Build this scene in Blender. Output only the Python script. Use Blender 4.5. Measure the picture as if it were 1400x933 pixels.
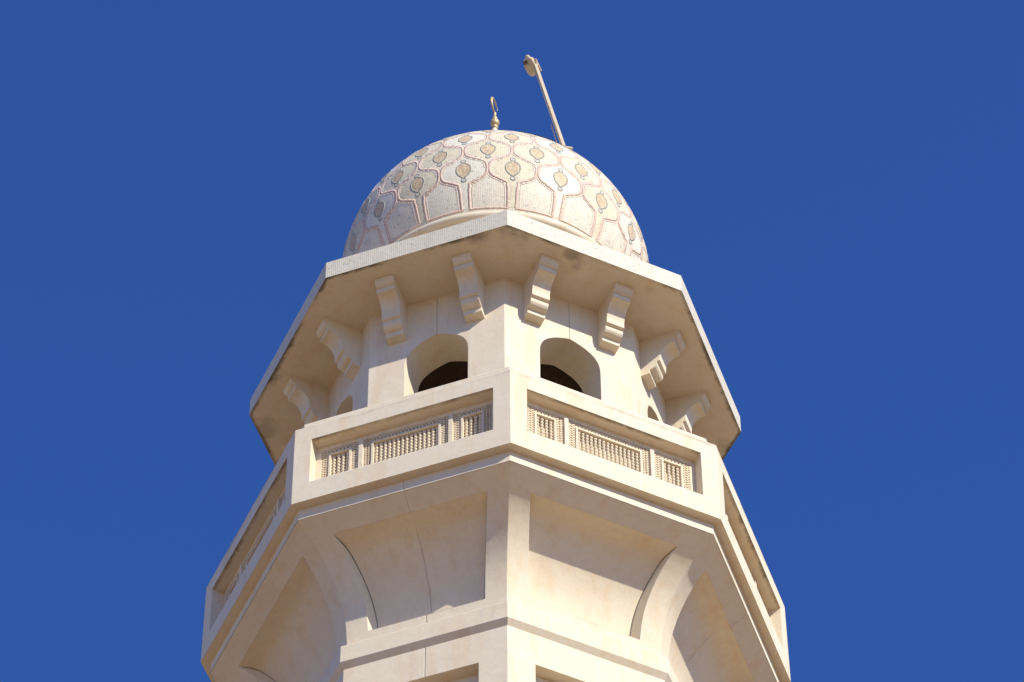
import bpy, math, random
from mathutils import Vector, Matrix
random.seed(7)
R = math.radians
for o in list(bpy.data.objects): bpy.data.objects.remove(o)
scn = bpy.context.scene
C = scn.collection

# ------------------------------------------------------------------ camera
EYE = 1.6
cam = bpy.data.cameras.new('camera'); co = bpy.data.objects.new('camera', cam); C.objects.link(co)
cam.sensor_width = 36.0; cam.lens = 5997.41 / 1400 * 36.0
cam.clip_start = 0.5; cam.clip_end = 6000
fw = Vector((0.00378307, 0.61016103, 0.79226839)); up0 = Vector((0.00292928, -0.79227742, 0.610154))
rt = fw.cross(up0).normalized(); upv = rt.cross(fw).normalized(); fw.normalize()
co.matrix_world = Matrix(((rt.x, upv.x, -fw.x, 0.0), (rt.y, upv.y, -fw.y, -29.84975), (rt.z, upv.z, -fw.z, EYE), (0, 0, 0, 1)))
scn.camera = co

# ------------------------------------------------------------------ sky, sun, exposure
SUN_AZ, SUN_EL = R(41.3), R(34.5)          # azimuth measured from -Y towards +X
w = bpy.data.worlds.new('World'); scn.world = w; w.use_nodes = True
nt = w.node_tree
sky = nt.nodes.new('ShaderNodeTexSky'); sky.sky_type = 'NISHITA'; sky.sun_disc = False
sky.sun_elevation = SUN_EL; sky.sun_rotation = R(180) - SUN_AZ
sky.altitude = 300; sky.air_density = 1.0; sky.dust_density = 0.0; sky.ozone_density = 10.0
hs = nt.nodes.new('ShaderNodeHueSaturation'); hs.inputs['Saturation'].default_value = 1.09; hs.inputs['Hue'].default_value = 0.513     # the camera's vivid colour setting
nt.links.new(sky.outputs[0], hs.inputs['Color']); nt.links.new(hs.outputs[0], nt.nodes['Background'].inputs[0])
nt.nodes['Background'].inputs[1].default_value = 0.147
sd = Vector((math.sin(SUN_AZ) * math.cos(SUN_EL), -math.cos(SUN_AZ) * math.cos(SUN_EL), math.sin(SUN_EL)))
sl = bpy.data.lights.new('sun', 'SUN'); sl.energy = 4.6; sl.angle = R(0.5); sl.color = (1.0, 0.945, 0.81)
so = bpy.data.objects.new('sun', sl); C.objects.link(so)
so.rotation_euler = sd.to_track_quat('Z', 'Y').to_euler(); so.location = (30, -30, 60)
scn.view_settings.view_transform = 'Standard'; scn.view_settings.look = 'None'
scn.view_settings.exposure = 0.29; scn.view_settings.gamma = 1.0
scn.render.engine = 'CYCLES'
scn.cycles.max_bounces = 8; scn.cycles.diffuse_bounces = 5

# ------------------------------------------------------------------ materials
class N:
    """tiny node helper"""
    def __init__(s, name):
        s.m = bpy.data.materials.new(name); s.m.use_nodes = True
        s.t = s.m.node_tree; s.b = s.t.nodes['Principled BSDF']
        s.b.inputs['Specular IOR Level'].default_value = 0.25
    def n(s, typ, **kw):
        x = s.t.nodes.new(typ)
        for k, v in kw.items():
            if k in x.inputs: s.put(x.inputs[k], v)
            else: setattr(x, k, v)
        return x
    def put(s, sock, v):
        if hasattr(v, 'is_output'): s.t.links.new(v, sock)
        else: sock.default_value = v
    def math(s, op, a, b=0.0, c=None, clamp=False):
        x = s.t.nodes.new('ShaderNodeMath'); x.operation = op; x.use_clamp = clamp
        s.put(x.inputs[0], a); s.put(x.inputs[1], b)
        if c is not None: s.put(x.inputs[2], c)
        return x.outputs[0]
    def rng(s, v, a, b, c=0.0, d=1.0):
        x = s.t.nodes.new('ShaderNodeMapRange'); x.interpolation_type = 'SMOOTHSTEP'
        s.put(x.inputs[0], v); s.put(x.inputs[1], a); s.put(x.inputs[2], b); s.put(x.inputs[3], c); s.put(x.inputs[4], d)
        return x.outputs[0]
    def mix(s, f, a, b, typ='MIX'):
        x = s.t.nodes.new('ShaderNodeMix'); x.data_type = 'RGBA'; x.blend_type = typ
        s.put(x.inputs[0], f); s.put(x.inputs[6], a); s.put(x.inputs[7], b)
        return x.outputs[2]
    def noise(s, vec, scale, detail=4, rough=0.55, dist=0.0):
        x = s.t.nodes.new('ShaderNodeTexNoise')
        s.put(x.inputs['Vector'], vec); x.inputs['Scale'].default_value = scale
        x.inputs['Detail'].default_value = detail; x.inputs['Roughness'].default_value = rough
        x.inputs['Distortion'].default_value = dist
        return x.outputs[0]
    def scale(s, vec, v):
        x = s.t.nodes.new('ShaderNodeVectorMath'); x.operation = 'MULTIPLY'
        s.put(x.inputs[0], vec); x.inputs[1].default_value = v
        return x.outputs[0]
    def sep(s, vec):
        x = s.t.nodes.new('ShaderNodeSeparateXYZ'); s.put(x.inputs[0], vec); return x.outputs
    def comb(s, a, b, c=0.0):
        x = s.t.nodes.new('ShaderNodeCombineXYZ'); s.put(x.inputs[0], a); s.put(x.inputs[1], b); s.put(x.inputs[2], c); return x.outputs[0]

def stucco(name, soot=0.0, edge=0.0, tint=1.0, base=(0.735, 0.643, 0.492, 1)):
    """painted lime stucco; soot = amount of dark mould driven by UV (v = metres from the open edge)"""
    g = N(name); tc = g.n('ShaderNodeTexCoord'); geo = g.n('ShaderNodeNewGeometry')
    P = geo.outputs['Position']
    n1 = g.noise(P, 1.3, 5, 0.6, 0.4)
    n2 = g.noise(g.scale(P, (1, 1, 0.45)), 3.1, 6, 0.62, 0.6)
    n3 = g.noise(P, 14.0, 5, 0.65)
    col = g.mix(g.rng(n1, 0.52, 0.78, 0, 0.7), base, (0.72, 0.585, 0.41, 1))
    col = g.mix(g.rng(n2, 0.52, 0.74, 0, 0.75), col, (0.765, 0.69, 0.56, 1))
    col = g.mix(g.rng(g.noise(g.scale(P, (1, 1, 0.16)), 6.0, 6, 0.62, 0.3), 0.49, 0.66, 0, 0.42), col, (0.69, 0.51, 0.31, 1))
    col = g.mix(g.rng(n3, 0.35, 0.75, 0, 0.16), col, (0.52, 0.42, 0.30, 1))
    col = g.mix(g.rng(g.noise(P, 75, 3, 0.7), 0.38, 0.72, 0, 0.16), col, (0.50, 0.41, 0.30, 1))
    # faint grey weathering, streaked downwards
    gz = g.noise(g.scale(P, (1, 1, 0.12)), 9.0, 6, 0.7, 0.3)
    col = g.mix(g.rng(gz, 0.56, 0.8, 0, 0.40), col, (0.46, 0.42, 0.35, 1))
    gh = g.noise(g.scale(P, (1, 1, 4.0)), 6.5, 6, 0.72, 0.5)
    col = g.mix(g.rng(gh, 0.60, 0.82, 0, 0.35), col, (0.50, 0.47, 0.41, 1))
    if soot or edge:
        uv = g.sep(tc.outputs['UV'])
        wob = g.noise(P, 4.0, 6, 0.7, 1.2)
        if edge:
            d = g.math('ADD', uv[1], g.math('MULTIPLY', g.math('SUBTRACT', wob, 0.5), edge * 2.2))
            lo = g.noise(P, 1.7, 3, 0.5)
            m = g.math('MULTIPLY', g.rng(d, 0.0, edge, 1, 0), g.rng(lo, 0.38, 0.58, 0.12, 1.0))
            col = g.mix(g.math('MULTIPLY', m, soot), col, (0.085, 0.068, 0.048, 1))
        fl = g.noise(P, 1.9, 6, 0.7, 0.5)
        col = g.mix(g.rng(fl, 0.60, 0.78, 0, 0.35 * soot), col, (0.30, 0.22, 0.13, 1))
    # chipped and soiled arrises
    be = g.n('ShaderNodeBevel'); be.samples = 4; be.inputs['Radius'].default_value = 0.02
    dt = g.n('ShaderNodeVectorMath', operation='DOT_PRODUCT'); g.put(dt.inputs[0], be.outputs[0]); g.put(dt.inputs[1], geo.outputs['Normal'])
    em = g.math('MULTIPLY', g.rng(dt.outputs['Value'], 0.90, 0.995, 1, 0), g.rng(g.noise(P, 6, 5, 0.7), 0.36, 0.62))
    col = g.mix(g.math('MULTIPLY', em, 0.7), col, (0.82, 0.75, 0.62, 1))
    em2 = g.math('MULTIPLY', g.rng(dt.outputs['Value'], 0.88, 0.99, 1, 0), g.rng(g.noise(P, 9, 5, 0.7), 0.60, 0.68))
    col = g.mix(g.math('MULTIPLY', em2, 0.6), col, (0.36, 0.29, 0.20, 1))
    g.put(g.b.inputs['Base Color'], col); g.b.inputs['Roughness'].default_value = 0.9
    bh = g.math('ADD', g.math('MULTIPLY', g.noise(P, 38, 5, 0.7), 0.35), g.math('MULTIPLY', g.noise(P, 5.0, 3, 0.5), 1.0))
    bv = g.n('ShaderNodeBevel'); bv.samples = 4; bv.inputs['Radius'].default_value = 0.012
    bp = g.n('ShaderNodeBump'); bp.inputs['Strength'].default_value = 0.22; bp.inputs['Distance'].default_value = 0.02
    g.put(bp.inputs['Height'], bh); g.put(bp.inputs['Normal'], bv.outputs[0])
    g.put(g.b.inputs['Normal'], bp.outputs[0])
    return g.m

def soffit_mat():
    """eave soffit: the same stucco with mould spreading from wet places along the drip edge"""
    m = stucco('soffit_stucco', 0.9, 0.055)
    g = N.__new__(N); g.m = m; g.t = m.node_tree; g.b = g.t.nodes['Principled BSDF']
    src = g.b.inputs['Base Color'].links[0].from_socket
    geo = g.n('ShaderNodeNewGeometry'); P = geo.outputs['Position']
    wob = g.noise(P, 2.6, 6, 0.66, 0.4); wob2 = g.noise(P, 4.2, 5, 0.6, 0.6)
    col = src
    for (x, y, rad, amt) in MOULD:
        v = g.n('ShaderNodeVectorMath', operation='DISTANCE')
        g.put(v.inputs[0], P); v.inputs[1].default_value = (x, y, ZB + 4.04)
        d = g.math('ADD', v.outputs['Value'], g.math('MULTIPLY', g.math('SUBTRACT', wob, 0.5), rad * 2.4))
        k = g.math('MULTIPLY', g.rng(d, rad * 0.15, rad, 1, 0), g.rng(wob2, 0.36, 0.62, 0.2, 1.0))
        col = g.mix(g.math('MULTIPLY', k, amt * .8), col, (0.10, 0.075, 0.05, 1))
    g.put(g.b.inputs['Base Color'], col)
    return m

def mosaic(name, a, b, speck=(0.30, 0.31, 0.30, 1), ps=0.10, tw=0.0165, thh=0.0165, jv=0.55, jh=0.35, joint=(0.36, 0.35, 0.31, 1), cells=0.5):
    """tesserae: UV in metres, one random tone per tessera, recessed joints"""
    g = N(name); tc = g.n('ShaderNodeTexCoord'); uv = g.sep(tc.outputs['UV'])
    u = g.math('DIVIDE', uv[0], tw); v = g.math('DIVIDE', uv[1], thh)
    cell = g.comb(g.math('FLOOR', u), g.math('FLOOR', v))
    wn = g.n('ShaderNodeTexWhiteNoise', noise_dimensions='2D'); g.put(wn.inputs['Vector'], cell)
    r = g.sep(wn.outputs['Color'])
    col = g.mix(g.math('MULTIPLY', r[0], 1.0), a, b)
    geo = g.n('ShaderNodeNewGeometry')
    pn = g.noise(geo.outputs['Position'], 3.0, 4, 0.6)
    thr = g.rng(pn, 0.40, 0.72, ps * 0.15, ps * 1.6)
    col = g.mix(g.math('MULTIPLY', g.math('LESS_THAN', r[1], thr), 0.75), col, speck)
    fu = g.math('ABSOLUTE', g.math('SUBTRACT', g.math('FRACT', u), 0.5)); fv = g.math('ABSOLUTE', g.math('SUBTRACT', g.math('FRACT', v), 0.5))
    ju = g.rng(fu, 0.36, 0.46); jw = g.rng(fv, 0.38, 0.47)
    jm = g.math('MAXIMUM', g.math('MULTIPLY', ju, jv), g.math('MULTIPLY', jw, jh))
    col = g.mix(jm, col, joint)
    st = g.noise(g.scale(geo.outputs['Position'], (1, 1, 0.25)), 4.0, 5, 0.65, 0.4)
    col = g.mix(g.rng(st, 0.50, 0.76, 0, 0.38), col, (0.40, 0.37, 0.31, 1))
    g.put(g.b.inputs['Base Color'], col); g.b.inputs['Roughness'].default_value = 0.55
    bp = g.n('ShaderNodeBump'); bp.inputs['Strength'].default_value = 0.35; bp.inputs['Distance'].default_value = 0.004
    g.put(bp.inputs['Height'], g.math('SUBTRACT', 1.0, jm)); g.put(g.b.inputs['Normal'], bp.outputs[0])
    return g.m

def plain(name, col, rough=0.7, metal=0.0, var=0.25, sc=9.0):
    g = N(name); geo = g.n('ShaderNodeNewGeometry')
    n = g.noise(geo.outputs['Position'], sc, 5, 0.6)
    d = tuple(c * (1 - var * 1.6) for c in col[:3]) + (1,)
    g.put(g.b.inputs['Base Color'], g.mix(g.rng(n, 0.35, 0.75), col, d))
    g.b.inputs['Roughness'].default_value = rough; g.b.inputs['Metallic'].default_value = metal
    bp = g.n('ShaderNodeBump'); bp.inputs['Strength'].default_value = 0.15; bp.inputs['Distance'].default_value = 0.01
    g.put(bp.inputs['Height'], g.noise(geo.outputs['Position'], 60, 3, 0.6)); g.put(g.b.inputs['Normal'], bp.outputs[0])
    return g.m

Z0 = 33.24803                # parapet foot above the camera
ZB = Z0 + EYE                # world height of the parapet foot; heights below are relative to it
TH = 0.0485544               # turn of the octagon
T8 = math.tan(math.pi / 8); AP = math.cos(math.pi / 8)
def polar(Rr, k):            # octagon corner k (0 = corner towards the viewer)
    a = TH + k * math.pi / 4
    return Rr * math.sin(a), -Rr * math.cos(a)
MOULD = [polar(2.58, 0.04) + (0.22, 0.75), polar(2.55, -0.14) + (0.16, 0.75), polar(2.44, 0.38) + (0.14, 0.7), polar(2.32, 0.43) + (0.11, 0.6),
         polar(2.50, -1.72) + (0.17, 0.70), polar(2.46, 0.88) + (0.08, 0.4), polar(2.50, 1.55) + (0.09, 0.45), polar(2.55, -2.1) + (0.2, 0.4), polar(2.55, 2.1) + (0.16, 0.35)]

M = {}
M['stucco'] = stucco('cream_stucco')
M['ceil'] = stucco('recess_ceiling_stucco', 0.75, 0.05)
M['soffit'] = soffit_mat()
M['rim'] = stucco('parapet_rim_stucco', 0.34, 0.075)
M['fascia'] = mosaic('fascia_mosaic', (0.63, 0.565, 0.44, 1), (0.73, 0.67, 0.545, 1), jv=0.85, jh=0.25, ps=0.012, tw=0.022, thh=0.020, joint=(0.34, 0.335, 0.30, 1))
M['dome'] = mosaic('white_mosaic', (0.72, 0.655, 0.51, 1), (0.84, 0.785, 0.645, 1), ps=0.045, tw=.021, thh=.021, speck=(0.43, 0.42, 0.38, 1), jv=.6, jh=.5, joint=(0.40, 0.375, 0.32, 1))
M['cellw'] = mosaic('pale_mosaic', (0.73, 0.67, 0.53, 1), (0.84, 0.785, 0.65, 1), ps=0.03, tw=.021, thh=.021, speck=(0.45, 0.43, 0.38, 1), jv=.5, jh=.4, joint=(0.42, 0.40, 0.34, 1))
M['celly'] = mosaic('cream_mosaic', (0.66, 0.58, 0.40, 1), (0.79, 0.715, 0.535, 1), ps=0.03, tw=.021, thh=.021, speck=(0.45, 0.42, 0.34, 1), jv=.5, jh=.4, joint=(0.40, 0.36, 0.28, 1))
M['pink'] = mosaic('rose_mosaic', (0.60, 0.405, 0.315, 1), (0.75, 0.585, 0.47, 1), speck=(0.46, 0.28, 0.21, 1), ps=0.08, joint=(0.62, 0.51, 0.41, 1), jv=0.4, jh=0.4)
M['pinkl'] = mosaic('pale_rose_mosaic', (0.70, 0.54, 0.42, 1), (0.79, 0.67, 0.54, 1), ps=0.03, joint=(0.6, 0.5, 0.4, 1), jv=0.3, jh=0.3)
M['tan'] = mosaic('ochre_mosaic', (0.52, 0.37, 0.21, 1), (0.72, 0.57, 0.37, 1), speck=(0.50, 0.36, 0.24, 1), ps=0.2, tw=.023, thh=.023, jv=.4, jh=.4)
M['grey'] = mosaic('grey_green_mosaic', (0.30, 0.30, 0.245, 1), (0.45, 0.44, 0.36, 1), ps=0.05)
M['knob'] = mosaic('grey_white_mosaic', (0.52, 0.52, 0.45, 1), (0.64, 0.62, 0.54, 1), ps=0.1)
M['screen'] = plain('carved_stone', (0.76, 0.645, 0.48, 1), 0.85, var=0.10, sc=14)
M['gold'] = plain('weathered_gilding', (0.62, 0.47, 0.25, 1), 0.45, 0.35, 0.15, 20)
M['metal'] = plain('cream_painted_steel', (0.54, 0.44, 0.31, 1), 0.5, 0.0, 0.12, 9)
M['glass'] = plain('lamp_glass', (0.12, 0.10, 0.08, 1), 0.15, 0.0, 0.1, 8)
M['cable'] = plain('black_cable', (0.05, 0.045, 0.04, 1), 0.7)
M['dark'] = plain('lantern_shade_dark', (0.10, 0.062, 0.036, 1), 0.85, var=0.3)  # shade inside the lantern, painted into the ceiling and floor colour
M['inner'] = plain('lantern_shade_brown', (0.17, 0.115, 0.072, 1), 0.9, var=0.25, sc=5)  # inner wall faces coloured dark brown to stand for the interior shade

def ground_mat():
    g = N('sandy_paving'); geo = g.n('ShaderNodeNewGeometry'); P = geo.outputs['Position']
    br = g.n('ShaderNodeTexBrick'); g.put(br.inputs['Vector'], P); br.inputs['Scale'].default_value = 1.0
    br.offset = 0.0; br.inputs['Brick Width'].default_value = 0.6; br.inputs['Row Height'].default_value = 0.6
    br.inputs['Mortar Size'].default_value = 0.006
    br.inputs['Color1'].default_value = (0.345, 0.23, 0.128, 1); br.inputs['Color2'].default_value = (0.305, 0.195, 0.11, 1); br.inputs['Mortar'].default_value = (0.3, 0.23, 0.16, 1)
    col = g.mix(g.rng(g.noise(P, 0.35, 5, 0.6), 0.4, 0.7, 0, 0.5), br.outputs[0], (0.29, 0.185, 0.11, 1))
    g.put(g.b.inputs['Base Color'], col); g.b.inputs['Roughness'].default_value = 0.9
    return g.m
M['ground'] = ground_mat()

# ------------------------------------------------------------------ mesh helpers
class MB:
    def __init__(s): s.v = []; s.f = []; s.mi = []; s.uv = []; s.sm = []
    def face(s, pts, mi=0, uv=None, smooth=False):
        b = len(s.v); s.v += [tuple(p) for p in pts]; s.f.append(tuple(range(b, b + len(pts)))); s.mi.append(mi)
        s.uv.append(uv if uv else [(0.0, 1.0)] * len(pts)); s.sm.append(smooth)
    def grid(s, rows, mi=0, uvf=None, smooth=False, flip=False):
        for i in range(len(rows) - 1):
            for j in range(len(rows[i]) - 1):
                q = [rows[i][j], rows[i][j + 1], rows[i + 1][j + 1], rows[i + 1][j]]
                if flip: q = q[::-1]
                s.face(q, mi, [uvf(p) for p in q] if uvf else None, smooth)
    def box(s, lo, hi, mi=0):
        x0, y0, z0 = lo; x1, y1, z1 = hi
        P = [(x, y, z) for x in (x0, x1) for y in (y0, y1) for z in (z0, z1)]
        for q in ((0, 1, 3, 2), (4, 6, 7, 5), (0, 4, 5, 1), (2, 3, 7, 6), (0, 2, 6, 4), (1, 5, 7, 3)):
            s.face([P[i] for i in q], mi)
    def bar(s, a, b, wdt, y0, y1, mi=0):
        """flat bar in the s-z plane between points a and b, from depth y0 to y1"""
        ax, az = a; bx, bz = b; L = math.hypot(bx - ax, bz - az); nx, nz = -(bz - az) / L * wdt / 2, (bx - ax) / L * wdt / 2
        q = [(ax + nx, az + nz), (bx + nx, bz + nz), (bx - nx, bz - nz), (ax - nx, az - nz)]
        s.face([(x, y0, z) for x, z in q], mi)
        for i in range(4):
            (x, z), (x2, z2) = q[i], q[(i + 1) % 4]
            s.face([(x, y0, z), (x, y1, z), (x2, y1, z2), (x2, y0, z2)], mi)
    def mesh(s, name, mats, weld=True):
        me = bpy.data.meshes.new(name)
        if weld:
            idx = {}; vs = []; rm = []
            for p in s.v:
                k = (round(p[0], 5), round(p[1], 5), round(p[2], 5))
                if k not in idx: idx[k] = len(vs); vs.append(p)
                rm.append(idx[k])
            fs = []; keep = []
            for i, f in enumerate(s.f):
                g = [rm[j] for j in f]
                if len(set(g)) == len(g): fs.append(g); keep.append(i)
                else:
                    h = []; hu = []
                    for j, q in zip(g, s.uv[i]):
                        if j not in h: h.append(j); hu.append(q)
                    if len(h) >= 3: fs.append(h); s.uv[i] = hu; keep.append(i)
        else: vs, fs, keep = s.v, s.f, range(len(s.f))
        me.from_pydata(vs, [], fs)
        for m in mats: me.materials.append(m)
        ul = me.uv_layers.new(name='UVMap')
        for p, i in zip(me.polygons, keep):
            p.material_index = s.mi[i]; p.use_smooth = s.sm[i]
            for li, q in zip(p.loop_indices, s.uv[i]): ul.data[li].uv = q
        me.validate(); me.update()
        return me
def link(name, me, parent=None):
    o = bpy.data.objects.new(name, me); C.objects.link(o)
    if parent: o.parent = parent
    return o
def tag(o, label=None, cat=None, kind=None, group=None):
    if label: o['label'] = label
    if cat: o['category'] = cat
    if kind: o['kind'] = kind
    if group: o['group'] = group
    return o
def ang(k): return TH + (k + 0.5) * math.pi / 4
def W(k, s, o, z):           # face coordinates -> world
    a = ang(k); return (s * math.cos(a) + o * math.sin(a), s * math.sin(a) - o * math.cos(a), z + ZB)
def recalc(me):
    import bmesh
    bm = bmesh.new(); bm.from_mesh(me); bmesh.ops.recalc_face_normals(bm, faces=bm.faces); bm.to_mesh(me); bm.free()
def lathe(name, prof, seg, mats, mi=None, smooth=True, uvm=False):
    mb = MB(); n = len(prof); L = 0.0
    for i in range(n - 1):
        (r0, z0), (r1, z1) = prof[i], prof[i + 1]; L1 = L + math.hypot(r1 - r0, z1 - z0)
        for j in range(seg):
            a, b = 2 * math.pi * j / seg, 2 * math.pi * (j + 1) / seg
            mb.face([(r0 * math.cos(a), r0 * math.sin(a), z0), (r0 * math.cos(b), r0 * math.sin(b), z0), (r1 * math.cos(b), r1 * math.sin(b), z1), (r1 * math.cos(a), r1 * math.sin(a), z1)],
                    mi[i] if mi else 0, [(a * 1.7, L), (b * 1.7, L), (b * 1.7, L1), (a * 1.7, L1)], smooth)
        L = L1
    return mb.mesh(name, mats)
def tube(pts, rad, seg=8):
    mb = MB(); rings = []
    for i, p in enumerate(pts):
        p = Vector(p); d = (Vector(pts[min(i + 1, len(pts) - 1)]) - Vector(pts[max(i - 1, 0)])).normalized()
        u = d.cross(Vector((0.31, 0.2, 0.93))).normalized(); v = d.cross(u)
        r = rad[i] if isinstance(rad, (list, tuple)) else rad
        rings.append([p + u * (r * math.cos(2 * math.pi * j / seg)) + v * (r * math.sin(2 * math.pi * j / seg)) for j in range(seg + 1)])
    mb.grid(rings, smooth=True)
    mb.face(rings[0][:-1]); mb.face(rings[-1][:-1][::-1])
    return mb

# ------------------------------------------------------------------ ground
mb = MB()
mb.face([(-3000, -3000, 0), (3000, -3000, 0), (3000, 3000, 0), (-3000, 3000, 0)])
tag(link('ground', mb.mesh('ground', [M['ground']])), kind='structure')

# ------------------------------------------------------------------ the minaret
minaret = bpy.data.objects.new('minaret', None); C.objects.link(minaret)
tag(minaret, 'cream stucco octagonal minaret with a screened balcony and mosaic dome', 'minaret')
MIN = minaret
GJ = 0.0042                  # half width of a plaster joint
# --- shaft with recessed panels, joint on the faces
RS = 2.188; oS = RS * AP; hS = oS * T8
shaft = MB(); panel_me = None
ZP = [(-2.19, -7.6), (-8.6, -14.0), (-15.0, -20.4), (-21.4, -26.8), (-27.8, -33.2)]
for k in range(8):
    zc = -1.70; segs = []
    for (zt, zb) in ZP:
        shaft_cols = [-hS, -0.545, -GJ, 0, GJ, 0.545, hS]
        dj = lambda s: 0.014 if (s == 0 and (k + 4) % 8 - 4 in (-1, 1, -3, 3)) else 0.0
        shaft.grid([[W(k, s, oS - dj(s), z) for s in shaft_cols] for z in (zc, zt)])
        for sg in (-1, 1):
            shaft.grid([[W(k, s, oS, z) for s in (sg * 0.545, sg * hS)] for z in (zt, zb)])
            shaft.face([W(k, sg * .545, oS, zt), W(k, sg * .545, oS, zb), W(k, sg * .545, oS - .13, zb), W(k, sg * .545, oS - .13, zt)])
        for z in (zt, zb):
            shaft.face([W(k, -.545, oS, z), W(k, .545, oS, z), W(k, .545, oS - .13, z), W(k, -.545, oS - .13, z)])
        zc = zb
    shaft.grid([[W(k, s, oS, z) for s in (-hS, hS)] for z in (zc, -ZB)])
me = shaft.mesh('shaft', [M['stucco']]); recalc(me); link('shaft', me, MIN)
pm = MB(); pm.box((-.545, 0, -5.41), (.545, .05, 0)); pme = pm.mesh('shaft_panel', [M['stucco']])
for (zt, zb) in ZP:
    for k in range(8):
        o = link('shaft_panel', pme, MIN); o.location = W(k, 0, oS - .128, zt); o.rotation_euler.z = ang(k)

# --- flared corbel course (cove) between shaft and balcony
import numpy as np
cp_ = [(2.893, -.149), (2.82, -.193), (2.74, -.243), (2.66, -.298), (2.58, -.362), (2.50, -.44), (2.42, -.535), (2.35, -.635), (2.29, -.745), (2.24, -.86), (2.205, -.98), (2.18, -1.12), (2.162, -1.27), (2.152, -1.4), (2.15, -1.475)]
ca_ = np.array(cp_); tl_ = np.r_[0, np.cumsum(np.hypot(*np.diff(ca_, axis=0).T))]
tt_ = np.linspace(0, tl_[-1], 64); pr_ = np.interp(tt_, tl_, ca_[:, 0]); pz_ = np.interp(tt_, tl_, ca_[:, 1])
for _ in range(6):           # relax the polyline into a smooth curve
    pr_[1:-1] = (pr_[:-2] + 2 * pr_[1:-1] + pr_[2:]) / 4; pz_[1:-1] = (pz_[:-2] + 2 * pz_[1:-1] + pz_[2:]) / 4
ZT, ZBt = -.275, -1.265
zz = sorted([float(z) for z in pz_ if abs(z - ZT) > .004 and abs(z - ZBt) > .004] + [ZT, ZBt], reverse=True)
rr = [float(np.interp(-z, -pz_, pr_)) for z in zz]
cv = MB(); FRW = 0.227; CD = 0.145; SPL = 0.06
JOINT = {-1, 1, -3, 3}       # faces whose plaster shows a joint on the cove
def rd(z):                   # depth of the recess; its head is coved
    u = min(1.0, (ZT - z) / .06); return .001 + (CD - .001) * math.sqrt(max(0.0, 1 - (1 - u) ** 2))
def jw(z): return .004 * math.sin(5.3 * z + .6) + .0022 * math.sin(21 * z)
def jo(k, s): return 0.010 if (s == 0 and k in JOINT) else 0.0
for k in range(-4, 4):
    up_rows = []; left = []; right = []; low = []
    for z, r in zip(zz, rr):
        o = r * AP; h = o * T8; inn = h - FRW
        full = [W(k, s + (jw(z) if abs(s) <= GJ else 0), o - jo(k, s), z) for s in (-h, -inn, -GJ, 0, GJ, inn, h)]
        if z >= ZT: up_rows.append(full)
        if z <= ZBt: low.append(full)
        if ZT >= z >= ZBt:
            left.append([full[0], full[1]]); right.append([full[5], full[6]])
    for rws in (up_rows, left, right, low): cv.grid(rws, smooth=True)
    prows = [(z, r) for z, r in zip(zz, rr) if ZT >= z >= ZBt]
    for sg in (-1, 1):       # splayed reveals
        cv.grid([[W(k, sg * (r * AP * T8 - FRW), r * AP, z), W(k, sg * (r * AP * T8 - FRW - SPL * rd(z) / CD), r * AP - rd(z) - .035, z)] for z, r in prows], smooth=True)
    z, r = prows[-1]; inn = r * AP * T8 - FRW
    cv.face([W(k, -inn, r * AP, z), W(k, inn, r * AP, z), W(k, inn - SPL, r * AP - CD, z), W(k, -inn + SPL, r * AP - CD, z)])
    # top fillet and bottom band
    R1, R2 = 2.896, 2.239
    for (ra, za, rb, zb_) in ((2.896, 0.004, 2.896, -.148), (2.896, -.148, rr[0], zz[0]), (rr[-1], zz[-1], R2, zz[-1] + .001), (R2, zz[-1] + .001, R2, -1.70), (R2, -1.70, RS, -1.765)):
        cols = (-1, -GJ, 0, GJ, 1)
        def cc(ra_, z_): return [W(k, s * ra_ * AP * T8 if abs(s) == 1 else s, ra_ * AP - (jo(k, s) * .7 if za > -1 else 0), z_) for s in cols]
        cv.grid([cc(ra, za), cc(rb, zb_)])
me = cv.mesh('flared_corbel', [M['stucco']]); recalc(me); me.set_sharp_from_angle(angle=R(24))
link('flared_corbel', me, MIN)
for k in range(-4, 4):
    pb = MB(); rows = []
    for z, r in zip(zz, rr):
        if not (ZT >= z >= ZBt): continue
        inn = r * AP * T8 - FRW - SPL * rd(z) / CD + .002; o = r * AP - rd(z)
        rows.append([W(k, s + (jw(z) if abs(s) <= GJ else 0), o - jo(k, s), z) for s in (-inn, -inn * .5, -GJ, 0, GJ, inn * .5, inn)])
    pb.grid(rows, smooth=True)
    me = pb.mesh('cove_panel', [M['stucco']]); recalc(me); me.set_sharp_from_angle(angle=R(40)); link('cove_panel', me, MIN)

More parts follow.
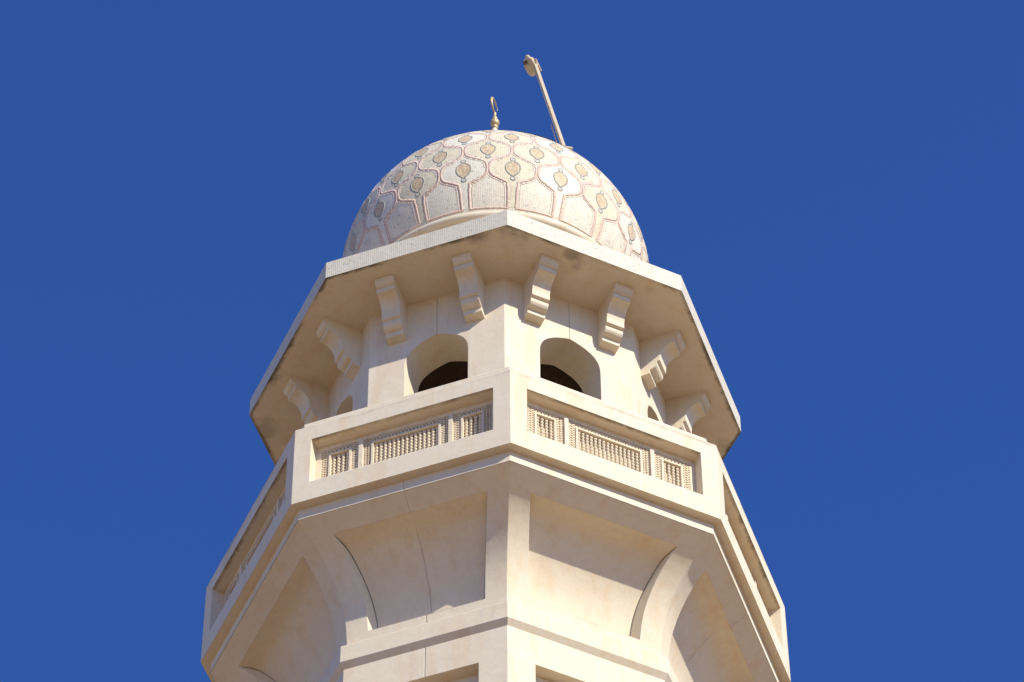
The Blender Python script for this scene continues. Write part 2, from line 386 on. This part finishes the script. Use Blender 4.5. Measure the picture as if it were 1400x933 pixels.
# --- balcony parapet: recessed field in each face
RP = 3.0; oP = RP * AP; hP = oP * T8
OW, OZ0, OZ1, DEP = 0.965, 0.278, 0.945, 0.135
pr = MB()
for k in range(-4, 4):
    ss = (-hP, -OW, OW, hP); zs = (0.0, OZ0, OZ1, 1.16)
    for i in range(3):
        for j in range(3):
            if i == 1 and j == 1: continue
            b0, b1 = 1.16 - zs[j], 1.16 - zs[j + 1]
            pr.face([W(k, ss[i], oP, zs[j]), W(k, ss[i + 1], oP, zs[j]), W(k, ss[i + 1], oP, zs[j + 1]), W(k, ss[i], oP, zs[j + 1])], 2 if j == 2 else 0, [(ss[i], b0), (ss[i + 1], b0), (ss[i + 1], b1), (ss[i], b1)])
    DB = DEP + 0.085
    for sg in (-1, 1): pr.face([W(k, sg * OW, oP, OZ0), W(k, sg * OW, oP, OZ1), W(k, sg * OW, oP - DB, OZ1), W(k, sg * OW, oP - DB, OZ0)])
    pr.face([W(k, -OW, oP, OZ0), W(k, OW, oP, OZ0), W(k, OW, oP - DB, OZ0), W(k, -OW, oP - DB, OZ0)])
    pr.face([W(k, -OW, oP, OZ1), W(k, OW, oP, OZ1), W(k, OW, oP - DB, OZ1), W(k, -OW, oP - DB, OZ1)], 1, [(0, 0), (2, 0), (2, DB), (0, DB)])
    pr.face([W(k, -OW, oP - DB, OZ0), W(k, OW, oP - DB, OZ0), W(k, OW, oP - DB, OZ1), W(k, -OW, oP - DB, OZ1)])
    seq = [(3.0, 1.16), (2.877, 1.172), (2.877, 1.366), (2.60, 1.366), (2.60, 0.02), (1.9, 0.02)]
    for (ra, za), (rb, zb_) in zip(seq[:-1], seq[1:]):
        pr.grid([[W(k, -ra * AP * T8, ra * AP, za), W(k, ra * AP * T8, ra * AP, za)], [W(k, -rb * AP * T8, rb * AP, zb_), W(k, rb * AP * T8, rb * AP, zb_)]])
    pr.face([W(k, -hP, oP, 0), W(k, hP, oP, 0), W(k, 2.80 * AP * T8, 2.80 * AP, 0), W(k, -2.80 * AP * T8, 2.80 * AP, 0)])
me = pr.mesh('balcony_parapet', [M['stucco'], M['ceil'], M['rim']]); recalc(me); link('balcony_parapet', me, MIN)

# --- turned-spindle screens in the parapet
# frame mesh shared by all faces: local x = s, y = -(outward), z
ys = 0.0
fr = MB()
def fbox(s0, s1, z0, z1, y0=0.0, y1=0.075):
    fr.box((s0, y0, z0), (s1, y1, z1))
fbox(-OW + .001, OW - .001, .877, OZ1 - .001); fbox(-OW + .001, OW - .001, OZ0 + .001, .352)
for sg in (-1, 1):
    fbox(*sorted((sg * .905, sg * (OW - .001))), .352, .877)
    fbox(*sorted((sg * .455, sg * .498)), .352, .877, -0.022)
GR = [(-.345, .345, 15), (-.80, -.605, 4), (.605, .80, 4)]
for a, b, n in GR:
    fbox(a - .022, a, .43, .80, -.010, .06); fbox(b, b + .022, .43, .80, -.010, .06)
    fbox(a, b, .782, .80, -.010, .06); fbox(a, b, .43, .448, -.010, .06)
fr_me = fr.mesh('lattice_screen', [M['screen']], weld=False)
# spindle: a string of seven turned beads
prof = [(0.004, .448)]; per = (.782 - .448) / 7
for i in range(7):
    b = .448 + i * per
    prof += [(0.006, b + .003), (0.0145, b + per * .20), (0.0205, b + per * .48), (0.0145, b + per * .76), (0.006, b + per * .93)]
prof += [(0.004, .782)]
sp_me = lathe('spindle', prof, 8, [M['screen']])
lk = MB()                    # thin cross rails joining the beads
def border_mesh(wid, hgt, name):
    """pierced zig-zag border strip: frets standing on a recessed ground"""
    b = MB(); v = hgt > wid; L, T = (hgt, wid) if v else (wid, hgt)
    def P(l, t): return (t, l) if v else (l, t)
    n = max(2, round(L / .078)); st = L / n; wd = .0105
    for i in range(n):
        for ph in (0, 1):
            a0, a1 = (0.08, .92) if ph == 0 else (.92, .08)
            pts = [(i * st, a0 * T), ((i + .5) * st, a1 * T), ((i + 1) * st, a0 * T)]
            for p, q in zip(pts[:-1], pts[1:]): b.bar(P(*p), P(*q), wd, 0.0, .026)
        for t in (.16, .84):
            c = (i + (.5 if t < .5 else .0)) * st
            if c > .01: b.bar(P(c - .008, t * T), P(c + .008, t * T), .014, 0.004, .026)
    b.bar(P(0, .035 * T), P(L, .035 * T), .006, 0.002, .026); b.bar(P(0, .965 * T), P(L, .965 * T), .006, 0.002, .026)
    x1, z1 = (wid, hgt)
    b.face([(0, .028, 0), (x1, .028, 0), (x1, .028, z1), (0, .028, z1)])
    return b.mesh(name, [M['screen']], weld=False)
bv_me = border_mesh(.082, .523, 'carved_border')
bs_me = border_mesh(.405 - .166, .075, 'carved_border'); bc_me = border_mesh(.908 - .164, .075, 'carved_border')
bar_me = {}
for k in range(-4, 4):
    scr = link('lattice_screen', fr_me, MIN)
    scr.location = W(k, 0, oP - DEP, 0); scr.rotation_euler.z = ang(k)
    for a, b, n in GR:
        for i in range(n):
            o = link('spindle', sp_me, scr); o.location = (a + (i + .5) * (b - a) / n, .026, 0); o.rotation_euler.z = (i * 0.7) % 6.28
    for s in (.823, .5, .371, -.905, -.582, -.453):
        o = link('carved_border', bv_me, scr); o.location = (s, .004, .353)
    for s0, mm in ((-.822, bs_me), (.583, bs_me), (-.370, bc_me)):
        for z in (.801, .354):
            o = link('carved_border', mm, scr); o.location = (s0, .004, z)

# --- lantern: octagonal wall with pointed arched openings
RD = 1.984; oD = RD * AP; hD = oD * T8; THK = 0.39
arch = []
AW = 0.352; ZSP = 2.93; ZAX = 3.389
# four-centred arch: quick curve at the haunch, nearly straight to the apex
hp = [(AW, ZSP), (AW - .001, 3.02), (AW - .008, 3.09), (AW - .026, 3.155), (AW - .055, 3.21), (AW - .095, 3.258), (AW - .15, 3.302), (AW - .21, 3.337), (AW - .275, 3.365), (AW - .32, 3.381), (GJ, 3.388)]
arch = [(-s, z) for s, z in hp] + [(0.0, ZAX)] + [(s, z) for s, z in hp[::-1]]
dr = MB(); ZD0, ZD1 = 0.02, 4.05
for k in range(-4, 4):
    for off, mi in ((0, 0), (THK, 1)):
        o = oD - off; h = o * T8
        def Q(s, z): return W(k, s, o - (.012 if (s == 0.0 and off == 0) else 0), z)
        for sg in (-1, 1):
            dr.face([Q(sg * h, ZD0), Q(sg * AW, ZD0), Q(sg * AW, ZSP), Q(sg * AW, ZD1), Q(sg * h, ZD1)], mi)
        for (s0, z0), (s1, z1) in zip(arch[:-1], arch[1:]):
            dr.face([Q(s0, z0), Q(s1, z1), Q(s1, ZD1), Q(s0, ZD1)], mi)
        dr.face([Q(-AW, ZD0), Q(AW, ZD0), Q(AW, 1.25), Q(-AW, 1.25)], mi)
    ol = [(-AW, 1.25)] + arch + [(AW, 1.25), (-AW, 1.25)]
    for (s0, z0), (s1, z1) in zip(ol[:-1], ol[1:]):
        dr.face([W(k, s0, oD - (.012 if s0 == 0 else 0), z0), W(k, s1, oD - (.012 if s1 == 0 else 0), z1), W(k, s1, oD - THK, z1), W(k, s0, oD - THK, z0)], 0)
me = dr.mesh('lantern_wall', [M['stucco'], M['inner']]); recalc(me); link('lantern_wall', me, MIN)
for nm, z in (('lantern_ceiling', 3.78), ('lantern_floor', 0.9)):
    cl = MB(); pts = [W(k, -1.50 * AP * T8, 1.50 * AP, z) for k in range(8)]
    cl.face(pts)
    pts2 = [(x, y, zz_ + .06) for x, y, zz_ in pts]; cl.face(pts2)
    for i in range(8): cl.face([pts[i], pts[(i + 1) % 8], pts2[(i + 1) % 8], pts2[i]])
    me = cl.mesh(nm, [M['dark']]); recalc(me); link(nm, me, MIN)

# --- eave slab: soffit, mosaic fascia, roof
RE = 2.680; ev = MB(); ZE0, ZE1 = 4.040, 4.309
for k in range(-4, 4):
    oE = RE * AP; hE = oE * T8
    ins = [0, .05, .12, .25, .45, oE - oD + .2]
    rows = []
    for d in ins:
        o = oE - d; rows.append([(W(k, t * o * T8, o, ZE0), (t * o * T8 + k * 3, d)) for t in (-1, -.5, 0, .5, 1)])
    for i in range(len(rows) - 1):
        for j in range(4):
            q = [rows[i][j], rows[i][j + 1], rows[i + 1][j + 1], rows[i + 1][j]]
            ev.face([p for p, _ in q], 1, [u for _, u in q])
    q = [(-hE, ZE0), (hE, ZE0), (hE, ZE1), (-hE, ZE1)]
    ev.face([W(k, s, oE, z) for s, z in q], 2, [(s + k * 3, z) for s, z in q])
    for (ra, za), (rb, zb_) in (((RE, ZE1), (RE - .06, ZE1 + .008)), ((RE - .06, ZE1 + .008), (1.2, 4.42))):
        ev.grid([[W(k, -ra * AP * T8, ra * AP, za), W(k, ra * AP * T8, ra * AP, za)], [W(k, -rb * AP * T8, rb * AP, zb_), W(k, rb * AP * T8, rb * AP, zb_)]])
me = ev.mesh('eave_slab', [M['stucco'], M['soffit'], M['fascia']]); recalc(me); link('eave_slab', me, MIN)

# --- scrolled corbel brackets, two to a face
bp_ = [(0.0, 4.045), (.452, 4.045), (.456, 4.005), (.450, 3.975), (.432, 3.945), (.405, 3.930), (.392, 3.928), (.392, 3.862)]
bp_ += [(.345, 3.853), (.300, 3.832), (.265, 3.800), (.240, 3.755), (.226, 3.700), (.222, 3.615)]
bp_ += [(.186, 3.603), (.190, 3.575), (.184, 3.545), (.165, 3.520), (.135, 3.505), (.104, 3.500), (.102, 3.438), (.0, 3.428)]
bk_ = MB(); HW = 0.103
for sg in (-1, 1): bk_.face([(sg * HW, -d, z) for d, z in bp_][::sg])
for (d0, z0), (d1, z1) in zip(bp_, bp_[1:] + bp_[:1]):
    bk_.face([(-HW, -d0, z0), (HW, -d0, z0), (HW, -d1, z1), (-HW, -d1, z1)])
bme = bk_.mesh('corbel_bracket', [M['stucco']]); recalc(bme)
for k in range(-4, 4):
    for s in (-.437, .437):
        o = link('corbel_bracket', bme, MIN); o.location = W(k, s, oD - .002, 0); o.rotation_euler.z = ang(k)

# --- dome on a low round drum
ZC, RDm = 6.54, 1.759
def prof_pt(lat):            # lat in degrees -> (radius, height, normal lat)
    if lat <= 46: return RDm * math.cos(R(lat)), ZC + RDm * math.sin(R(lat)), lat
    tip = [(46, 1.2219, 7.8053), (54, 1.03, 8.00), (62, .80, 8.22), (69, .57, 8.43), (75, .37, 8.62), (80, .23, 8.80), (84, .145, 8.99), (87, .10, 9.18), (90, .078, 9.34)]
    for (l0, r0, z0), (l1, r1, z1) in zip(tip[:-1], tip[1:]):
        if lat <= l1:
            t = (lat - l0) / (l1 - l0); return r0 + t * (r1 - r0), z0 + t * (z1 - z0), 46
    return .078, 9.34, 46
def DP(az, lat, off=0.0):    # az in degrees from -Y towards +X
    r, z, nl = prof_pt(lat); r += off * math.cos(R(nl)); z += off * math.sin(R(nl)); a = R(az)
    return (r * math.sin(a), -r * math.cos(a), z + ZB)
def DUV(az, lat): return (R(az) * RDm, R(lat) * RDm)
dm = MB(); lats = [-28 + i * 2 for i in range(59)]; SEG = 120
for i in range(len(lats) - 1):
    for j in range(SEG):
        a0, a1 = 360 * j / SEG - 180, 360 * (j + 1) / SEG - 180
        q = [(a0, lats[i]), (a1, lats[i]), (a1, lats[i + 1]), (a0, lats[i + 1])]
        dm.face([DP(*p) for p in q], 0, [DUV(*p) for p in q], True)
dome = link('dome', dm.mesh('dome', [M['dome']]), MIN)

AZ0, SP, LA0, DL = 6.6, 18.0, -5.0, 11.9
# S-shaped band, from a side node (0,0) to an apex node (9,DL); with the little step half way
half = [(0.0, 0.0), (.05, 1.2), (.25, 2.4), (.75, 3.5), (1.55, 4.35), (2.5, 4.9), (3.45, 5.15), (3.55, 5.65), (4.1, 5.85)]
S = half + [(9 - x, DL - y) for x, y in half[::-1]]
S = [(0.42 + x * (9 - .84) / 9, y) for x, y in S]
def strip(mb, path, wd, off, mi, side=0.0):
    """ribbon of width wd (degrees of arc) along a path in (az, lat); side shifts it sideways"""
    n = len(path); L = []; Rr = []
    for i, (x, y) in enumerate(path):
        (x0, y0), (x1, y1) = path[max(0, i - 1)], path[min(n - 1, i + 1)]
        ca = max(.2, math.cos(R(y))); dx, dy = (x1 - x0) * ca, (y1 - y0); l = math.hypot(dx, dy) or 1
        nx, ny = -dy / l / ca, dx / l
        L.append((x + nx * (side + wd / 2), y + ny * (side + wd / 2))); Rr.append((x + nx * (side - wd / 2), y + ny * (side - wd / 2)))
    for i in range(n - 1):
        q = [Rr[i], Rr[i + 1], L[i + 1], L[i]]
        mb.face([DP(a, b, off) for a, b in q], mi, [DUV(a, b) for a, b in q], True)
        for e in ((Rr[i], Rr[i + 1]), (L[i + 1], L[i])):
            mb.face([DP(*e[0], off), DP(*e[0], -.004), DP(*e[1], -.004), DP(*e[1], off)], mi, [DUV(*e[0])] * 4)
def poly(mb, pts, off, mi, cx, cy, nr=1):
    for (x0, y0), (x1, y1) in zip(pts, pts[1:] + pts[:1]):
        for i in range(nr):
            f, g = i / nr, (i + 1) / nr
            L = lambda x, y, t: (cx + (x - cx) * t, cy + (y - cy) * t)
            q = ([(cx, cy)] if i == 0 else [L(x1, y1, f), L(x0, y0, f)]) + [L(x0, y0, g), L(x1, y1, g)]
            mb.face([DP(a, b, off) for a, b in q], mi, [DUV(a, b) for a, b in q], True)
med_half = [(0, 4.15), (.45, 3.9), (.9, 3.4), (1.55, 2.95), (2.3, 2.1), (2.62, 1.0), (2.66, 0), (2.5, -1.2), (2.05, -2.25), (1.35, -3.1), (.65, -3.85), (0, -4.5)]
med = med_half + [(-x, y) for x, y in med_half[-2:0:-1]]
def knob(cy, r): return [(r * math.sin(t) * (1.0 if abs(math.sin(t)) > .2 else 1), cy + r * 1.05 * math.cos(t)) for t in [2 * math.pi * i / 6 for i in range(6)]]
NR = 5
for row in range(NR):
    la = LA0 + DL * row
    for c_ in range(20):
        az = AZ0 + SP * c_ + (9 if row % 2 else 0)
        az = (az + 180) % 360 - 180
        # cell ground
        mbc = MB()
        if row == 0:
            low = [(x, -y) for x, y in S if y <= 9.2]; low[-1] = (7.35, -9.4)
            bl = [(az - 9 + x, la + y) for x, y in low] + [(az - 1.65, la - 18.6), (az + 1.65, la - 18.6)] + [(az + 9 - x, la + y) for x, y in low[::-1]]
        else:
            bl = [(az - 9 + x, la - y) for x, y in S] + [(az + 9 - x, la - y) for x, y in S[::-1]]
        tp = [(az + 9 - x, la + y) for x, y in S] + [(az - 9 + x, la + y) for x, y in S[::-1]]
        poly(mbc, bl + tp, .0012, 0, az, la, 5)
        warm = (row % 2 == 1) or (c_ % 2 == 0)
        link('mosaic_cell', mbc.mesh('mosaic_cell', [M['celly'] if warm else M['cellw']]), dome)
        # medallion: ochre heart, grey outline, knobs
        mm = MB()
        poly(mm, [(az + x, la + y) for x, y in med], .0030, 0, az, la, 2)
        ring = med + [med[0]]
        strip(mm, [(az + x, la + y) for x, y in ring], .55, .0042, 1)
        for cy in (4.95, -5.4):
            kp = knob(cy, .95)
            poly(mm, [(az + x, la + y) for x, y in kp], .0030, 2, az, la + cy)
            strip(mm, [(az + x, la + y) for x, y in kp + [kp[0]]], .42, .0040, 1)
        link('medallion', mm.mesh('medallion', [M['tan'], M['grey'], M['knob']]), dome)
        # band rising from this cell's two side nodes to its apex
        ob_ = MB()
        for sg in (-1, 1):
            path = [(az + sg * (9 - x), la + y) for x, y in S]
            strip(ob_, path, 1.1, .0032, 0, 0.0)
            strip(ob_, path, .24, .0028, 1, 1.12); strip(ob_, path, .24, .0028, 1, -1.12)
            strip(ob_, path, .60, .0022, 2, .75); strip(ob_, path, .60, .0022, 2, -.75)
        link('ogee_band', ob_.mesh('ogee_band', [M['pink'], M['pinkl'], M['cellw']]), dome)
        if row == 0:
            fb = MB()
            for sg in (-1, 1):
                path = [(az + sg * (9 - x), la - y) for x, y in S if y <= 8.2] + [(az + sg * 2.15, la - 8.6), (az + sg * 1.85, la - 9.6), (az + sg * 1.72, la - 11), (az + sg * 1.66, la - 14), (az + sg * 1.62, la - 18.6)]
                strip(fb, path, 1.0, .0032, 0, 0.0)
                strip(fb, path, .24, .0028, 1, sg * 1.1)
                fb2 = [(az + sg * 9, la - 18.9), (az + sg * 6, la - 18.9), (az + sg * 3.5, la - 18.9), (az + sg * 1.4, la - 18.9)]
                strip(fb, fb2, .75, .0030, 0)
            link('foot_band', fb.mesh('foot_band', [M['pink'], M['pinkl']]), dome)
# drum and moulding under the dome
o = link('dome_drum', lathe('dome_drum', [(1.30, 4.32), (1.585, 4.36), (1.585, 5.63)], 96, [M['stucco']]), MIN); o.location.z = ZB
mp = [(1.575, 5.60)] + [(1.603 + .056 * math.cos(t), 5.680 + .06 * math.sin(t)) for t in [R(-90 + 15 * i) for i in range(13)]] + [(1.58, 5.745), (1.575, 5.79)]
o = link('base_moulding', lathe('base_moulding', mp, 120, [M['stucco']]), MIN); o.location.z = ZB

# --- finial with crescent
fz = ZB
fin = link('finial', lathe('finial', [(.0775, 9.33), (.066, 9.42), (.05, 9.50), (.03, 9.57), (.022, 9.60)], 20, [M['dome']]), MIN); fin.location.z = fz + .055
def fpart(name, prof, mat):
    o = link(name, lathe(name, prof, 20, [mat]), fin); return o
fpart('collar', [(.02, 9.585), (.040, 9.60), (.043, 9.625), (.028, 9.645), (.022, 9.66)], M['gold'])
fpart('ball', [(.018, 9.645)] + [(.058 * math.cos(t), 9.715 + .062 * math.sin(t)) for t in [R(-72 + 18 * i) for i in range(9)]] + [(.018, 9.78)], M['gold'])
fpart('stem', [(.020, 9.77), (.034, 9.79), (.034, 9.81), (.020, 9.83), (.015, 9.89), (.022, 9.91), (.012, 9.935)], M['gold'])
cr = []; rad = []
for i in range(29):
    t = R(12 - 132 + 264 * i / 28); cr.append((.122 * math.cos(t), 0, 10.035 + .122 * math.sin(t))); rad.append(0.004 + .012 * math.cos((i - 14) / 14 * math.pi / 2) ** .8)
ct = tube(cr, rad, 8); o = link('crescent', ct.mesh('crescent', [M['gold']]), fin); o.rotation_euler.z = R(251)

# ------------------------------------------------------------------ floodlight mast behind the dome
cen = Vector((0, 0, ZC + ZB))
nrm = (rt * .462 + upv * .887 + fw * .10).normalized()
base = cen + nrm * (RDm - .03)
pdir = Vector((-.185, 0.0, 1.0)).normalized(); PL = 1.82
mast = bpy.data.objects.new('floodlight_mast', None); C.objects.link(mast); mast.location = base
tag(mast, 'slim leaning steel mast with a floodlight rising from behind the dome', 'floodlight')
xa = pdir.cross(Vector((0.35, -1, 0)).normalized()).normalized(); ya = xa.cross(pdir).normalized()
def place(mb, name, mats, parent, bevel=0.0):
    me = mb.mesh(name, mats); recalc(me); o = link(name, me, parent)
    if bevel:
        b = o.modifiers.new('bevel', 'BEVEL'); b.width = bevel; b.segments = 2
    return o
def frame_box(lo, hi, mb):   # box in the mast's own axes
    P = [xa * x + ya * y + pdir * z for x in (lo[0], hi[0]) for y in (lo[1], hi[1]) for z in (lo[2], hi[2])]
    for q in ((0, 1, 3, 2), (4, 6, 7, 5), (0, 4, 5, 1), (2, 3, 7, 6), (0, 2, 6, 4), (1, 5, 7, 3)): mb.face([P[i] for i in q])
m1 = MB(); frame_box((-.021, -.021, -.05), (.021, .021, PL), m1); pole = place(m1, 'pole', [M['metal']], mast, .004)
m1 = MB(); frame_box((-.07, -.07, -.01), (.07, .07, .015), m1); place(m1, 'foot_plate', [M['metal']], mast, .003)
pts = [xa * x0 + ya * -.035 + pdir * z for x0, z in ((-.02, 0), (-.045, .12), (-.04, .3), (-.036, .55), (-.028, .6))]
place(tube(pts, .007, 6), 'conduit', [M['metal']], mast)
# lamp head: tapered housing, glass towards the dome, knuckle and cap
hd = pdir * PL
hx = (rt * -.42 + upv * .91).normalized()         # long axis of the housing
hz = Vector((-.25, -.62, -.74)); hz = (hz - hx * hz.dot(hx)).normalized(); hy = hz.cross(hx)
if hy.dot(rt) < 0: hy = -hy
def H(x, y, z): return hd + hx * (x - .01) + hy * (y - .055) + hz * z
m1 = MB()
secs = [(-.115, .040, -.03, .03), (-.085, .066, -.05, .055), (.0, .076, -.06, .065), (.075, .066, -.055, .06), (.105, .045, -.04, .045)]
rows = [[H(x, -h, a), H(x, h, a), H(x, h * .84, b), H(x, -h * .84, b), H(x, -h, a)] for x, h, a, b in secs]
m1.grid(rows); m1.face(rows[0][:-1]); m1.face(rows[-1][:-1])
head = place(m1, 'lamp_housing', [M['metal']], mast, .008)
m1 = MB(); rows = [[H(.100 + dx, .005 + r * math.cos(t), -.02 + r * math.sin(t)) for t in [2 * math.pi * j / 10 for j in range(11)]] for dx, r in ((-.01, .030), (.022, .030), (.036, .024), (.043, .008))]
m1.grid(rows, smooth=True); m1.face(rows[-1][:-1]); place(m1, 'end_cap', [M['metal']], head)
def hbox(lo, hi):
    m = MB(); P = [H(x, y, z) for x in (lo[0], hi[0]) for y in (lo[1], hi[1]) for z in (lo[2], hi[2])]
    for q in ((0, 1, 3, 2), (4, 6, 7, 5), (0, 4, 5, 1), (2, 3, 7, 6), (0, 2, 6, 4), (1, 5, 7, 3)): m.face([P[i] for i in q])
    return m
place(hbox((.045, -.055, .0665), (.085, .0, .072)), 'lamp_glass', [M['glass']], head)
place(hbox((-.10, .070, -.045), (.06, .092, -.012)), 'cooling_fin', [M['metal']], head, .004)
place(hbox((-.03, .025, -.02), (.03, .085, .03)), 'knuckle', [M['metal']], mast, .006)

# cable lying over the dome from the mast to the finial
pts = []
for i in range(15):
    t = i / 14
    a = .10 + .42 * t
    d = (rt * (.16 + .31 * t) + upv * math.sqrt(max(0, 1 - (.16 + .31 * t) ** 2)) + fw * (.02 + .05 * math.sin(t * 9))).normalized()
    pts.append(cen + d * (RDm + .012 + .006 * math.sin(t * 23)))
cb = tube(pts, .0042, 6); me = cb.mesh('power_cable', [M['cable']])
tag(link('power_cable', me), 'thin black cable lying over the dome crown to the floodlight mast', 'cable')
